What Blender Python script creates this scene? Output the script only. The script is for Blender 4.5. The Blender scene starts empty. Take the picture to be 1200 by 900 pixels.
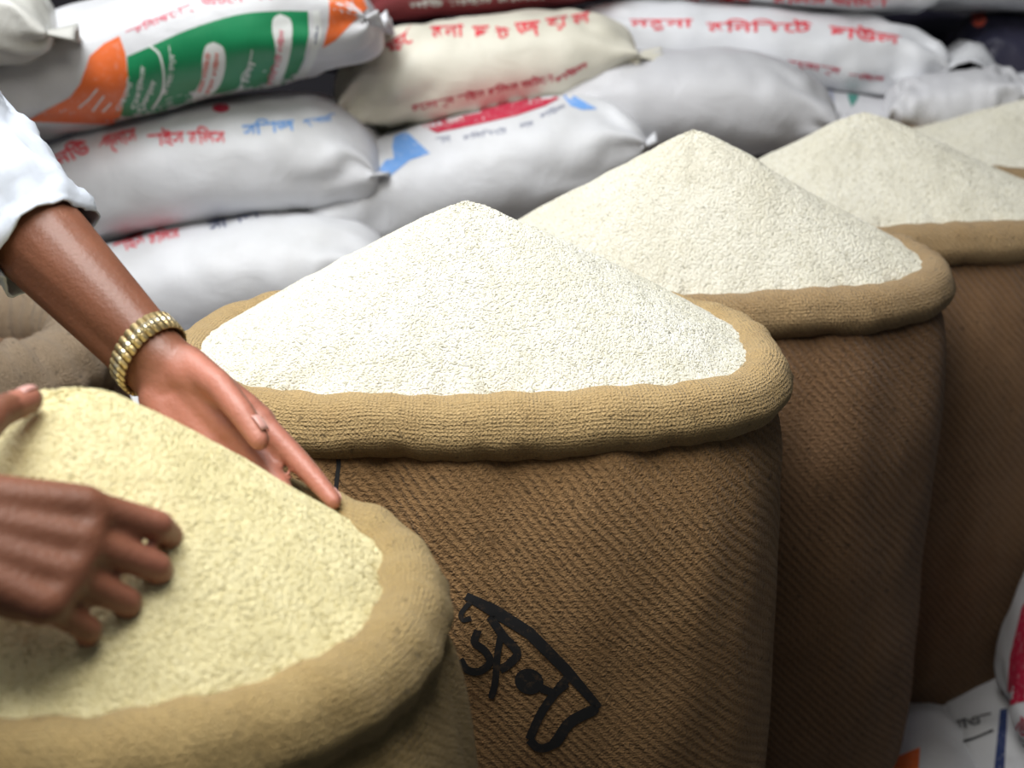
import bpy, bmesh, math, random
import numpy as np
from mathutils import Vector, Matrix, noise
from mathutils.bvhtree import BVHTree

S = bpy.context.scene
COL = S.collection
random.seed(7)
R = math.radians

# ------------------------------------------------------------------ camera
PITCH = R(22.6)
CAM = Vector((0, 0, 1.5))
F = 1800.0
cd = bpy.data.cameras.new('camera'); cam = bpy.data.objects.new('camera', cd); COL.objects.link(cam)
cam.location = CAM; cam.rotation_euler = (math.pi/2-PITCH, 0, 0)
cd.sensor_width = 36; cd.sensor_fit = 'HORIZONTAL'; cd.lens = 36*F/1200
cd.dof.use_dof = True; cd.dof.focus_distance = 1.52; cd.dof.aperture_fstop = 4.6
S.camera = cam
# ------------------------------------------------------------------ world and lights
w = bpy.data.worlds.new('world'); S.world = w; w.use_nodes = True
bg = w.node_tree.nodes['Background']; bg.inputs[0].default_value = (.80, .90, 1, 1); bg.inputs[1].default_value = .07
def area(name, loc, size, power, color, target):
    l = bpy.data.lights.new(name, 'AREA'); l.shape = 'RECTANGLE'; l.size, l.size_y = size; l.energy = power; l.color = color
    o = bpy.data.objects.new(name, l); COL.objects.link(o); o.location = loc
    o.rotation_euler = (Vector(target)-Vector(loc)).to_track_quat('-Z', 'Y').to_euler(); return o
area('roof_opening_light', (-.75, 1.45, 3.1), (1.9, 1.3), 88, (.98, .99, 1), (.1, 1.8, .4))
area('side_fill_light', (-.9, .0, 3.0), (1.2, 1.0), 5, (1, .97, .92), (.3, 1.8, .8))  # weak added fill from the front left, not a real opening
area('added_near_light', (-.10, .80, 2.10), (.6, .4), 9.5, (1, .95, .86), (.05, 1.5, .8))  # invented close light: brightens the rims and fades down the sack fronts
S.view_settings.view_transform = 'Standard'; S.view_settings.look = 'None'
S.view_settings.gamma = 1; S.view_settings.use_curve_mapping = False
S.view_settings.exposure = .0

# ------------------------------------------------------------------ helpers
UPV = Vector((0, math.sin(PITCH), math.cos(PITCH))); FWD = Vector((0, math.cos(PITCH), -math.sin(PITCH)))
def ray(px, py): return Vector((1, 0, 0))*((px-600)/F) + UPV*((450-py)/F) + FWD
def at_y(px, py, Y):
    d = ray(px, py); return CAM + d*(Y/d.y)
def at_z(px, py, Z):
    d = ray(px, py); return CAM + d*((Z-CAM.z)/d.z)
def tag(o, label=None, cat=None, group=None, kind=None):
    if label: o['label'] = label
    if cat: o['category'] = cat
    if group: o['group'] = group
    if kind: o['kind'] = kind
    return o
def empty(name, loc, rz=0):
    o = bpy.data.objects.new(name, None); COL.objects.link(o); o.location = loc; o.rotation_euler = (0, 0, rz)
    o.empty_display_size = .05; return o
def mesh_obj(name, verts, faces, mat=None, parent=None, uvs=None, smooth=True, wrap=None):
    me = bpy.data.meshes.new(name); me.from_pydata([tuple(v) for v in verts], [], faces)
    if uvs is not None:
        l = me.uv_layers.new(name='UVMap')
        idx = np.empty(len(me.loops), dtype=np.int32); me.loops.foreach_get('vertex_index', idx)
        q = np.asarray(uvs, dtype=np.float32)[idx]
        if wrap is not None:
            for p_ in me.polygons:
                ls = list(p_.loop_indices)
                for ax in (0, 1):
                    if wrap[ax]:
                        hi = q[ls, ax].max()
                        for li in ls:
                            if hi-q[li, ax] > wrap[ax]/2: q[li, ax] += wrap[ax]
        l.data.foreach_set('uv', q.ravel())
    me.polygons.foreach_set('use_smooth', [smooth]*len(me.polygons))
    if mat: me.materials.append(mat)
    me.update()
    o = bpy.data.objects.new(name, me); COL.objects.link(o)
    if parent: o.parent = parent
    return o
def nz(x, y, z, s=1.0): return noise.noise(Vector((x*s, y*s, z*s)))
def grid_faces(nr, nc, close_c=True):
    f = []
    for i in range(nr-1):
        for j in range(nc if close_c else nc-1):
            a = i*nc+j; b = i*nc+(j+1) % nc
            f.append((a, b, b+nc, a+nc))
    return f

# ------------------------------------------------------------------ materials
def new_mat(name):
    m = bpy.data.materials.new(name); m.use_nodes = True
    nt = m.node_tree; return m, nt, nt.nodes['Principled BSDF']
def N(nt, t, **k):
    n = nt.nodes.new(t)
    for a, v in k.items(): setattr(n, a, v)
    return n
def mth(nt, op, a, b=None):
    n = N(nt, 'ShaderNodeMath', operation=op)
    for i, v in enumerate((a, b)):
        if v is None: continue
        if isinstance(v, (int, float)): n.inputs[i].default_value = v
        else: nt.links.new(v, n.inputs[i])
    return n.outputs[0]
def ramp(nt, fac, stops):
    n = N(nt, 'ShaderNodeValToRGB'); e = n.color_ramp.elements
    while len(e) < len(stops): e.new(.5)
    for el, (p, c) in zip(e, stops): el.position = p; el.color = (*c, 1)
    nt.links.new(fac, n.inputs[0]); return n.outputs[0]
def mix(nt, fac, a, b, bt='MIX'):
    n = N(nt, 'ShaderNodeMix', data_type='RGBA', blend_type=bt)
    if isinstance(fac, (int, float)): n.inputs[0].default_value = fac
    else: nt.links.new(fac, n.inputs[0])
    for i, v in ((6, a), (7, b)):
        if isinstance(v, tuple): n.inputs[i].default_value = (*v, 1)
        else: nt.links.new(v, n.inputs[i])
    return n.outputs[2]
def noise_tex(nt, vec, scale, detail=3, rough=.55):
    n = N(nt, 'ShaderNodeTexNoise'); n.inputs['Scale'].default_value = scale; n.inputs['Detail'].default_value = detail
    n.inputs['Roughness'].default_value = rough
    nt.links.new(vec, n.inputs['Vector']); return n
def bump(nt, h, dist, strength=1.0):
    b = N(nt, 'ShaderNodeBump'); b.inputs['Distance'].default_value = dist; b.inputs['Strength'].default_value = strength
    nt.links.new(h, b.inputs['Height']); return b.outputs[0]

def jute_mat(name, base, pitch=.0072, twill=.6, lowdark=1.0):
    """burlap: plain weave plus the slanted ribs of a twill, on UVs in metres"""
    m, nt, p = new_mat(name)
    uv = N(nt, 'ShaderNodeTexCoord')
    obj = uv.outputs['Object']
    warp = noise_tex(nt, uv.outputs['UV'], 9, 3)
    wv = N(nt, 'ShaderNodeVectorMath', operation='SCALE'); wv.inputs['Scale'].default_value = .014
    nt.links.new(warp.outputs['Color'], wv.inputs[0])
    ad = N(nt, 'ShaderNodeVectorMath', operation='ADD'); nt.links.new(uv.outputs['UV'], ad.inputs[0]); nt.links.new(wv.outputs[0], ad.inputs[1])
    sp = N(nt, 'ShaderNodeSeparateXYZ'); nt.links.new(ad.outputs[0], sp.inputs[0])
    u, v = sp.outputs[0], sp.outputs[1]
    k = 2*math.pi/(pitch*.62)
    su = mth(nt, 'SINE', mth(nt, 'MULTIPLY', u, k)); sv = mth(nt, 'SINE', mth(nt, 'MULTIPLY', v, k))
    plain = mth(nt, 'ADD', mth(nt, 'MULTIPLY', mth(nt, 'MULTIPLY', su, sv), .35), mth(nt, 'MULTIPLY', mth(nt, 'MAXIMUM', su, sv), .35))
    kd = 2*math.pi/pitch
    dg = mth(nt, 'SINE', mth(nt, 'ADD', mth(nt, 'MULTIPLY', u, kd*.76), mth(nt, 'MULTIPLY', v, kd*.65)))
    fine = noise_tex(nt, ad.outputs[0], 420, 2, .7)
    mid = noise_tex(nt, uv.outputs['UV'], 26, 4, .6)
    pat = noise_tex(nt, uv.outputs['UV'], 7, 3)
    tw = mth(nt, 'MULTIPLY', mth(nt, 'ADD', mth(nt, 'MULTIPLY', pat.outputs['Fac'], 1.6), -.05), twill)
    seg = noise_tex(nt, ad.outputs[0], 150, 2, .6)
    dg = mth(nt, 'MULTIPLY', dg, mth(nt, 'ADD', mth(nt, 'MULTIPLY', seg.outputs['Fac'], 2.0), -.15))
    h = mth(nt, 'ADD', mth(nt, 'MULTIPLY', plain, 1-twill*.7), mth(nt, 'MULTIPLY', dg, tw))
    h = mth(nt, 'ADD', h, mth(nt, 'MULTIPLY', mth(nt, 'SUBTRACT', fine.outputs['Fac'], .5), 2.2))
    f = mth(nt, 'ADD', mth(nt, 'MULTIPLY', h, .24), .5)
    dark = tuple(c*.38 for c in base); lite = tuple(min(1, c*1.30) for c in base)
    c = ramp(nt, f, [(.12, dark), (.5, base), (.88, lite)])
    c = mix(nt, ramp(nt, mid.outputs['Fac'], [(.3, (0, 0, 0)), (.75, (1, 1, 1))]), c, tuple(x*y for x, y in zip(base, (.80, .74, .66))), 'MIX')
    c2 = mix(nt, .45, c, ramp(nt, f, [(.12, dark), (.5, base), (.88, lite)]))
    slub = noise_tex(nt, uv.outputs['UV'], 90, 1)
    c3 = mix(nt, ramp(nt, slub.outputs['Fac'], [(.66, (0, 0, 0)), (.74, (.6, .6, .6))]), c2, tuple(x*.35 for x in base))
    nt.links.new(c3, p.inputs['Base Color'])
    p.inputs['Roughness'].default_value = .95; p.inputs['Specular IOR Level'].default_value = .12
    p.inputs['Sheen Weight'].default_value = .12
    nt.links.new(bump(nt, h, .0018, 1.0), p.inputs['Normal'])
    return m

def rice_mat(name, base, alt):
    m, nt, p = new_mat(name)
    oi = N(nt, 'ShaderNodeObjectInfo'); tc = N(nt, 'ShaderNodeTexCoord')
    g = N(nt, 'ShaderNodeNewGeometry')
    big = noise_tex(nt, g.outputs['Position'], 14, 3)
    c = ramp(nt, oi.outputs['Random'], [(0, tuple(x*.55 for x in alt)), (.07, alt), (.35, base), (.9, base), (1, tuple(min(.93, x*1.06) for x in base))])
    c = mix(nt, ramp(nt, big.outputs['Fac'], [(.35, (0, 0, 0)), (.7, (.6, .6, .6))]), c, alt)
    nt.links.new(c, p.inputs['Base Color']); p.inputs['Roughness'].default_value = .5
    p.inputs['Specular IOR Level'].default_value = .25
    p.inputs['Subsurface Weight'].default_value = .0
    return m

def poly_mat(name, base, dirty=(.62, .62, .60), rough=.5, stripes=None):
    """woven plastic sack cloth: tape weave relief, creases and faint dirt"""
    m, nt, p = new_mat(name)
    tc = N(nt, 'ShaderNodeTexCoord'); uv = tc.outputs['UV']; ob = tc.outputs['Object']
    n1 = noise_tex(nt, ob, 7, 4); n2 = noise_tex(nt, ob, 60, 3)
    f = ramp(nt, n1.outputs['Fac'], [(.42, (0, 0, 0)), (.75, (.55, .55, .55))])
    c = mix(nt, f, base, dirty)
    sp = N(nt, 'ShaderNodeSeparateXYZ'); nt.links.new(uv, sp.inputs[0])
    k = 2*math.pi/.0032
    wv = mth(nt, 'MULTIPLY', mth(nt, 'SINE', mth(nt, 'MULTIPLY', sp.outputs[0], k)), mth(nt, 'SINE', mth(nt, 'MULTIPLY', sp.outputs[1], k)))
    if stripes:
        s = mth(nt, 'SINE', mth(nt, 'MULTIPLY', sp.outputs[1], 2*math.pi/stripes[0]))
        c = mix(nt, ramp(nt, s, [(.45, (0, 0, 0)), (.6, (1, 1, 1))]), c, stripes[1])
    nt.links.new(c, p.inputs['Base Color']); p.inputs['Roughness'].default_value = rough
    # crease field: ridged noise
    cr = noise_tex(nt, ob, 11, 3); cr.inputs['Distortion'].default_value = .8
    rid = mth(nt, 'ABSOLUTE', mth(nt, 'SUBTRACT', cr.outputs['Fac'], .5))
    h = mth(nt, 'ADD', mth(nt, 'MULTIPLY', wv, .05), mth(nt, 'MULTIPLY', rid, -2.0))
    h = mth(nt, 'ADD', h, mth(nt, 'MULTIPLY', n2.outputs['Fac'], .25))
    nt.links.new(bump(nt, h, .0022, .8), p.inputs['Normal'])
    return m
def ink(name, c, rough=.6, worn=.25, under=(.75, .75, .76)):
    m, nt, p = new_mat(name)
    tc = N(nt, 'ShaderNodeTexCoord'); n = noise_tex(nt, tc.outputs['Object'], 130, 3, .7)
    cc = mix(nt, ramp(nt, n.outputs['Fac'], [(.55, (0, 0, 0)), (.75, (worn*2.2,)*3)]), c, under)
    nt.links.new(cc, p.inputs['Base Color']); p.inputs['Roughness'].default_value = rough
    return m
def plain(name, c, rough=.6, metal=0, nscale=20, var=.25, bmp=0):
    m, nt, p = new_mat(name)
    tc = N(nt, 'ShaderNodeTexCoord'); n = noise_tex(nt, tc.outputs['Object'], nscale, 4)
    nt.links.new(mix(nt, n.outputs['Fac'], tuple(x*(1-var) for x in c), tuple(min(1, x*(1+var)) for x in c)), p.inputs['Base Color'])
    p.inputs['Roughness'].default_value = rough; p.inputs['Metallic'].default_value = metal
    if bmp: nt.links.new(bump(nt, n.outputs['Fac'], bmp), p.inputs['Normal'])
    return m

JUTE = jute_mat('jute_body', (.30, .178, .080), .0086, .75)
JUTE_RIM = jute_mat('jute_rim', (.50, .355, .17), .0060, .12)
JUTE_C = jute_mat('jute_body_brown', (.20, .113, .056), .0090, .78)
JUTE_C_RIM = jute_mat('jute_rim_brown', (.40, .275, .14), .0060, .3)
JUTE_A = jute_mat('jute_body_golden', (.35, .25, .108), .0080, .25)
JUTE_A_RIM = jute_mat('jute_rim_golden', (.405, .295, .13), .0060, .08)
RICE_W = rice_mat('rice_white', (.70, .69, .62), (.61, .59, .47))
RICE_Y = rice_mat('rice_yellow', (.68, .62, .375), (.58, .51, .265))
RICE_C = rice_mat('rice_cream', (.71, .69, .595), (.62, .59, .47))
PW = poly_mat('woven_plastic_white', (.71, .72, .745), (.52, .52, .51))
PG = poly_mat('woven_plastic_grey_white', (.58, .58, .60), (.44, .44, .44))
PC = poly_mat('woven_plastic_cream', (.74, .71, .60), (.55, .52, .42))
PT = poly_mat('thin_plastic_film', (.62, .62, .58), (.5, .49, .44), .3)
PS = poly_mat('woven_plastic_striped', (.75, .76, .78), stripes=(.034, (.32, .33, .42)))
PR = poly_mat('woven_plastic_maroon', (.30, .05, .06), (.22, .04, .05))
PN = poly_mat('woven_navy_and_gap_shade', (.025, .025, .05), (.04, .03, .05))  # navy cloth, also the painted shadow in two gaps of the pile
RED = ink('red_ink', (.72, .035, .06)); DRED = ink('crimson_ink', (.50, .01, .05)); PINK = ink('pink_ink', (.72, .16, .22))
BLUE = ink('blue_ink', (.16, .36, .75)); NAVY = ink('navy_ink', (.03, .05, .16)); LBLUE = ink('pale_blue_ink', (.12, .33, .72), worn=.15)
GREEN = ink('green_ink', (.01, .25, .095), .45, .06, (.03, .33, .15)); ORANGE = ink('orange_ink', (.85, .17, .04), .45, .1)
WHITEINK = ink('white_print', (.80, .83, .81), worn=0); BLACK = ink('black_ink', (.010, .010, .011), .8, .26, (.10, .06, .03))
FADED = ink('grey_blue_ink', (.30, .32, .40)); DOTINK = ink('coral_ink', (.75, .12, .07))
GBLACK = ink('black_ink_on_plastic', (.02, .02, .025), .5, .05)

# ------------------------------------------------------------------ jute sacks
def outline(a, b, n=2.6, cnt=176, taper=0.0):
    """closed superellipse, evenly spaced by arc length"""
    t = np.linspace(0, 2*np.pi, 2001)[:-1]
    x = a*np.sign(np.cos(t))*np.abs(np.cos(t))**(2/n); y = b*np.sign(np.sin(t))*np.abs(np.sin(t))**(2/n)
    x = x*(1-taper*y/b)
    d = np.hypot(np.diff(np.append(x, x[0])), np.diff(np.append(y, y[0]))); s = np.concatenate([[0], np.cumsum(d)])
    q = np.linspace(0, s[-1], cnt+1)[:-1]
    X = np.interp(q, s, np.append(x, x[0])); Y = np.interp(q, s, np.append(y, y[0]))
    return X, Y, s[-1]

def jute_sack(c, a, b, yaw, z0, zr, tr, mats, seed, label, n=2.6, lumpy=1.0, belly=.010, taper=.0, group='open jute sacks of rice in the row'):
    """body (closed bottom) with a rolled rim; a, b are the half sizes of the rim's centre line"""
    root = empty('jute_sack', (c[0], c[1], z0), yaw); tag(root, label, 'sack', group)
    H = zr - z0; cnt = 176
    X, Y, per = outline(a, b, n, cnt, taper)
    rows = 64; V = []; U = []
    for i in range(rows):
        v = i/(rows-1); z = v*H
        # bottom is rounded, belly full, neck drawn in under the roll
        f = 1.0
        if v < .12: f -= .15*(1-v/.12)**2.2
        of = tr*.72 + belly*math.sin(math.pi*min(1, v/.97))**.6
        fb = .052*(math.sin(math.pi*min(1, v*.5/.74))**1.3 if v < .74 else math.cos(math.pi/2*(v-.74)/.26)) - .010
        if v > .90: of -= (tr*.45)*((v-.90)/.10)**2.0
        for j in range(cnt):
            th = j/cnt*2*math.pi; cx_, sx_ = math.cos(th)*1.7, math.sin(th)*1.7
            dn = lumpy*(.011*nz(cx_*1.3+seed, sx_*1.3, z*3.2) + .0045*nz(cx_*4, sx_*4+seed, z*9+3))
            # soft folds hanging from the roll
            if v > .55: dn += lumpy*.0035*math.sin(th*11+3*nz(cx_, sx_, seed))*((v-.55)/.45)
            nx0, ny0 = X[(j+1) % cnt]-X[j-1], Y[(j+1) % cnt]-Y[j-1]; l = math.hypot(nx0, ny0)
            ff = fb*max(0, nx0/l)**2 if Y[j] < 0 else 0
            V.append((X[j]*f + ny0/l*(dn+of), Y[j]*f - nx0/l*(dn+of) - ff, z)); U.append((j/cnt*per, z))
    faces = grid_faces(rows, cnt)
    V.append((0, 0, .004)); U.append((0, 0)); k = len(V)-1
    faces += [((j+1) % cnt, j, k) for j in range(cnt)]
    V.append((0, 0, H-.035)); U.append((0, H)); k = len(V)-1; tb = (rows-1)*cnt
    faces += [(tb+j, tb+(j+1) % cnt, k) for j in range(cnt)]
    body = mesh_obj('sack_body', V, faces, mats[0], root, U, wrap=(per, 0))
    # rolled rim: a swept, slightly flattened roll with wobbling thickness, creases at the corners
    ns = 28; V = []; U = []; centre = []
    for j in range(cnt):
        th = j/cnt*2*math.pi
        nx0, ny0 = X[(j+1) % cnt]-X[j-1], Y[(j+1) % cnt]-Y[j-1]; l = math.hypot(nx0, ny0); nx_, ny_ = ny0/l, -nx0/l
        wr = 1+.12*nz(math.cos(th)*1.6+seed*3, math.sin(th)*1.6, 5) + .06*nz(math.cos(th)*5, math.sin(th)*5+seed, 2)
        dz = .010*nz(math.cos(th)*1.1, math.sin(th)*1.1+seed*2, 9) + .004*nz(math.cos(th)*4, math.sin(th)*4+seed*2, 1)
        centre.append((X[j], Y[j], dz, tr*wr, nx_, ny_))
        for i in range(ns):
            ph = i/ns*2*math.pi
            co, si = math.cos(ph), math.sin(ph)
            r = tr*wr*(1+.05*nz(math.cos(th)*9+seed, math.sin(th)*9, ph*.8)*lumpy + .03*lumpy*math.sin(th*37+ph*2+4*nz(th*2, seed, 0)))
            # outer lower side hangs as a turned-down cuff
            ro = r*(1.0 if si > 0 else 1.0+.10*max(0, co))
            out = ro*co*.92; up = r*si*(1.0 if si > 0 else 1.08)
            V.append((X[j]+nx_*out, Y[j]+ny_*out, H+dz+up)); U.append((j/cnt*per, (i/ns)*2*math.pi*tr))
    faces = []
    for j in range(cnt):
        for i in range(ns):
            a_ = j*ns+i; b_ = j*ns+(i+1) % ns; c_ = ((j+1) % cnt)*ns
            faces.append((a_, c_+i, c_+(i+1) % ns, b_))
    # uv seam: duplicate-free meshes wrap one thin strip, hidden on the inner side of the roll
    rim = mesh_obj('rolled_rim', V, faces, mats[1], root, U, wrap=(per, 2*math.pi*tr))
    root['rim_z'] = zr
    return root, body, rim, centre

GN_CACHE = {}
def grain_group(density, seed, mat, length=.0064):
    ng = bpy.data.node_groups.new('scattered_grains', 'GeometryNodeTree')
    ng.interface.new_socket('Geometry', in_out='INPUT', socket_type='NodeSocketGeometry')
    ng.interface.new_socket('Geometry', in_out='OUTPUT', socket_type='NodeSocketGeometry')
    n = ng.nodes; l = ng.links
    gi = n.new('NodeGroupInput'); go = n.new('NodeGroupOutput')
    dp = n.new('GeometryNodeDistributePointsOnFaces'); dp.inputs['Density'].default_value = density; dp.inputs['Seed'].default_value = seed
    l.new(gi.outputs[0], dp.inputs['Mesh'])
    na = n.new('GeometryNodeInputNamedAttribute'); na.data_type = 'FLOAT'; na.inputs['Name'].default_value = 'grain_density'
    mu = n.new('ShaderNodeMath'); mu.operation = 'MULTIPLY'; mu.inputs[1].default_value = density
    l.new(na.outputs[0], mu.inputs[0]); l.new(mu.outputs[0], dp.inputs['Density'])
    ico = n.new('GeometryNodeMeshIcoSphere'); ico.inputs['Radius'].default_value = 1; ico.inputs['Subdivisions'].default_value = 2
    tr = n.new('GeometryNodeTransform'); tr.inputs['Scale'].default_value = (length/2, length*.18, length*.13)
    l.new(ico.outputs[0], tr.inputs['Geometry'])
    ss = n.new('GeometryNodeSetShadeSmooth'); l.new(tr.outputs[0], ss.inputs['Geometry'])
    sm = n.new('GeometryNodeSetMaterial'); sm.inputs['Material'].default_value = mat; l.new(ss.outputs[0], sm.inputs['Geometry'])
    io = n.new('GeometryNodeInstanceOnPoints'); l.new(dp.outputs['Points'], io.inputs['Points']); l.new(sm.outputs[0], io.inputs['Instance'])
    l.new(dp.outputs['Rotation'], io.inputs['Rotation'])
    rv = n.new('FunctionNodeRandomValue'); rv.data_type = 'FLOAT_VECTOR'
    rv.inputs[0].default_value = (-.10, -.14, -3.1416); rv.inputs[1].default_value = (.10, .14, 3.1416)
    ri = n.new('GeometryNodeRotateInstances'); l.new(io.outputs[0], ri.inputs['Instances']); l.new(rv.outputs[0], ri.inputs['Rotation'])
    jn = n.new('GeometryNodeJoinGeometry'); l.new(gi.outputs[0], jn.inputs[0]); l.new(ri.outputs[0], jn.inputs[0])
    l.new(jn.outputs[0], go.inputs[0])
    return ng

def rice(root, centre, H, apex, mat, seed, label, density=150000, round_=.07, dents=()):
    """heap of rice from the inner side of the roll up to the apex (offset in the sack's own axes)"""
    cnt = len(centre); rings = 56; V = []
    zr = root['rim_z'] - root.location.z
    for i in range(rings+1):
        rho = i/rings*1.06
        for j in range(cnt):
            X, Y, dz, r, nx_, ny_ = centre[j]
            k = r*(.30+min(1, rho)**9*(.5*nz(math.cos(j/cnt*6.283)*5+seed, math.sin(j/cnt*6.283)*5, 8)+.25*nz(math.cos(j/cnt*6.283)*16+seed, math.sin(j/cnt*6.283)*16, 3)))
            ex, ey = X-nx_*k, Y-ny_*k; ez = zr+dz+r*.72
            g = 1-(math.sqrt(rho*rho+round_**2)-round_)/(math.sqrt(1+round_**2)-round_)
            x = apex[0]+(ex-apex[0])*rho; y = apex[1]+(ey-apex[1])*rho
            h = g*H + ez*min(1, rho**1.5) + (zr+r*.72)*(1-min(1, rho**1.5))
            h += .0045*nz(x*9+seed, y*9, 1)*(1-rho**6) + .0018*nz(x*34, y*34+seed, 2) + .0009*nz(x*90, y*90+seed, 4)
            for (dx, dy, rad, dep) in dents:
                q = math.hypot(x-dx, y-dy)/rad
                if q < 1: h -= dep*(1-q*q)**2
            if rho > 1: h = min(h, ez-(rho-1)*.25)
            V.append((x, y, h))
    faces = grid_faces(rings+1, cnt)
    # flat underside inside the sack
    base = len(V)
    for j in range(cnt):
        X, Y, dz, r, nx_, ny_ = centre[j]; V.append((X*.86, Y*.80, zr-.03))
    for j in range(cnt):
        k = (j+1) % cnt; faces.append((rings*cnt+j, rings*cnt+k, base+k, base+j))
    V.append((0, 0, zr-.03)); cc = len(V)-1
    for j in range(cnt): faces.append((base+j, base+(j+1) % cnt, cc))
    zb = root.location.z
    o = mesh_obj('rice_heap', V, faces, mat)
    o.location = root.location; o.rotation_euler = root.rotation_euler
    tag(o, label, 'rice', None, 'stuff')
    at = o.data.attributes.new('grain_density', 'FLOAT', 'POINT')
    d = np.ones(len(V)); d[base:] = 0; at.data.foreach_set('value', d.astype(np.float32))
    md = o.modifiers.new('grains', 'NODES'); md.node_group = grain_group(density, seed, mat)
    return o

# ------------------------------------------------------------------ setting
FLOOR = plain('floor_concrete', (.085, .075, .065), .9, 0, 6, .3, .004)
WALL = plain('wall_dark_plaster', (.028, .026, .032), .95, 0, 4, .3, .004)
fl = mesh_obj('floor', [(-3, -1, 0), (4, -1, 0), (4, 4.2, 0), (-3, 4.2, 0), (-3, -1, -.05), (4, -1, -.05), (4, 4.2, -.05), (-3, 4.2, -.05)],
              [(0, 1, 2, 3), (7, 6, 5, 4), (0, 4, 5, 1), (1, 5, 6, 2), (2, 6, 7, 3), (3, 7, 4, 0)], FLOOR, smooth=False)
tag(fl, kind='structure')
wl = mesh_obj('wall_back', [(-3, 3.9, 0), (4, 3.9, 0), (4, 3.9, 2.6), (-3, 3.9, 2.6), (-3, 4.0, 0), (4, 4.0, 0), (4, 4.0, 2.6), (-3, 4.0, 2.6)],
              [(3, 2, 1, 0), (4, 5, 6, 7), (0, 1, 5, 4), (1, 2, 6, 5), (2, 3, 7, 6), (3, 0, 4, 7)], WALL, smooth=False)
tag(wl, kind='structure')

# ------------------------------------------------------------------ the row of jute sacks
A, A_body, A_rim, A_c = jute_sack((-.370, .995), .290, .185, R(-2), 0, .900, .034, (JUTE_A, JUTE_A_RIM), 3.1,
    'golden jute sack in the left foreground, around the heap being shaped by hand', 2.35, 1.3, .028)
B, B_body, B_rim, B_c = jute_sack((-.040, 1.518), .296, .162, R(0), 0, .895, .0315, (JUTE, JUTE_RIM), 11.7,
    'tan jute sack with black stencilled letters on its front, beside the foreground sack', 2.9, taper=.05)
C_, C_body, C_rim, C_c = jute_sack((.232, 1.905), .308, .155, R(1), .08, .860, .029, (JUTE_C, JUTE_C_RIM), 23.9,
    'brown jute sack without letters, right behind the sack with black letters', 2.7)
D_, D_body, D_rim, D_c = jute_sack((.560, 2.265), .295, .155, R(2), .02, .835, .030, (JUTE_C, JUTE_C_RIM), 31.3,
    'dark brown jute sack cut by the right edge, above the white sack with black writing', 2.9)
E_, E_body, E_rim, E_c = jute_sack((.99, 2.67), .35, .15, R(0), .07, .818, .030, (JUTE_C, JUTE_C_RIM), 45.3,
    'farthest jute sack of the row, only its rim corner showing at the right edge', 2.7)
RA = rice(A, A_c, .142, (.050, .03), RICE_Y, 5, 'yellowish rice heap in the foreground under the two hands', 187500, .22,
          dents=((-.09, -.07, .09, .008),))
RB = rice(B, B_c, .143, (-.008, .03), RICE_W, 17, 'white rice heap in the middle, above the sack with black letters', 200000, .06)
RC = rice(C_, C_c, .165, (.0, .02), RICE_C, 29, 'cream white rice cone third from the left, in front of the piled sacks', 162500, .06)
RD = rice(D_, D_c, .132, (-.034, .02), RICE_C, 37, 'pale rice cone second from the right, behind the cream cone', 137500, .07)
RE = rice(E_, E_c, .092, (-.04, .02), RICE_C, 51, 'rice cone at the right edge, farthest of the heaps', 90000, .08)

# ------------------------------------------------------------------ flat print laid on sack surfaces
DG = None
def bvh_of(o):
    bpy.context.view_layer.update()
    M = o.matrix_world; me = o.data
    return BVHTree.FromPolygons([M @ v.co for v in me.vertices], [tuple(p.vertices) for p in me.polygons])
BV = {}
def lay(name, parent, target, polys, mat, off=.0006, maxlen=7.0, label=None):
    """polys: closed outlines or (verts, faces) pairs in photo pixels; laid as thin print on the target's surface"""
    bm = bmesh.new()
    for pl in polys:
        if isinstance(pl, tuple):
            vs = [bm.verts.new((x, y, 0)) for x, y in pl[0]]
            for f in pl[1]:
                try: bm.faces.new([vs[i] for i in f])
                except ValueError: pass
        else:
            vs = [bm.verts.new((x, y, 0)) for x, y in pl]
            bm.faces.new(vs)
    bmesh.ops.triangulate(bm, faces=bm.faces[:])
    for _ in range(6):
        es = [e for e in bm.edges if e.calc_length() > maxlen]
        if not es or len(bm.faces) > 30000: break
        bmesh.ops.subdivide_edges(bm, edges=es, cuts=1, use_grid_fill=False)
        bmesh.ops.triangulate(bm, faces=[f for f in bm.faces if len(f.verts) > 3])
    if target.name not in BV: BV[target.name] = bvh_of(target)
    bv = BV[target.name]; dead = []
    PM = parent.matrix_world.inverted()
    for v in bm.verts:
        d = ray(v.co.x, v.co.y).normalized(); hit = bv.ray_cast(CAM, d)
        if hit[0] is None or abs(hit[1].dot(d)) < .06: dead.append(v); continue
        nrm = hit[1] if hit[1].dot(d) < 0 else -hit[1]
        v.co = PM @ (hit[0] + nrm*off)
    bmesh.ops.delete(bm, geom=dead, context='VERTS')
    big = [f for f in bm.faces if max(e.calc_length() for e in f.edges) > .06]
    bmesh.ops.delete(bm, geom=big, context='FACES')
    if not bm.faces: bm.free(); return None
    me = bpy.data.meshes.new(name); bm.to_mesh(me); bm.free(); me.materials.append(mat)
    me.polygons.foreach_set('use_smooth', [True]*len(me.polygons))
    o = bpy.data.objects.new(name, me); COL.objects.link(o); o.parent = parent
    if label: o['label'] = label
    return o
def words(parent, target, polys, mat, off=.0006, maxlen=5):
    for p_ in polys: lay('printed_lettering', parent, target, [p_], mat, off, maxlen)
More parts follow.
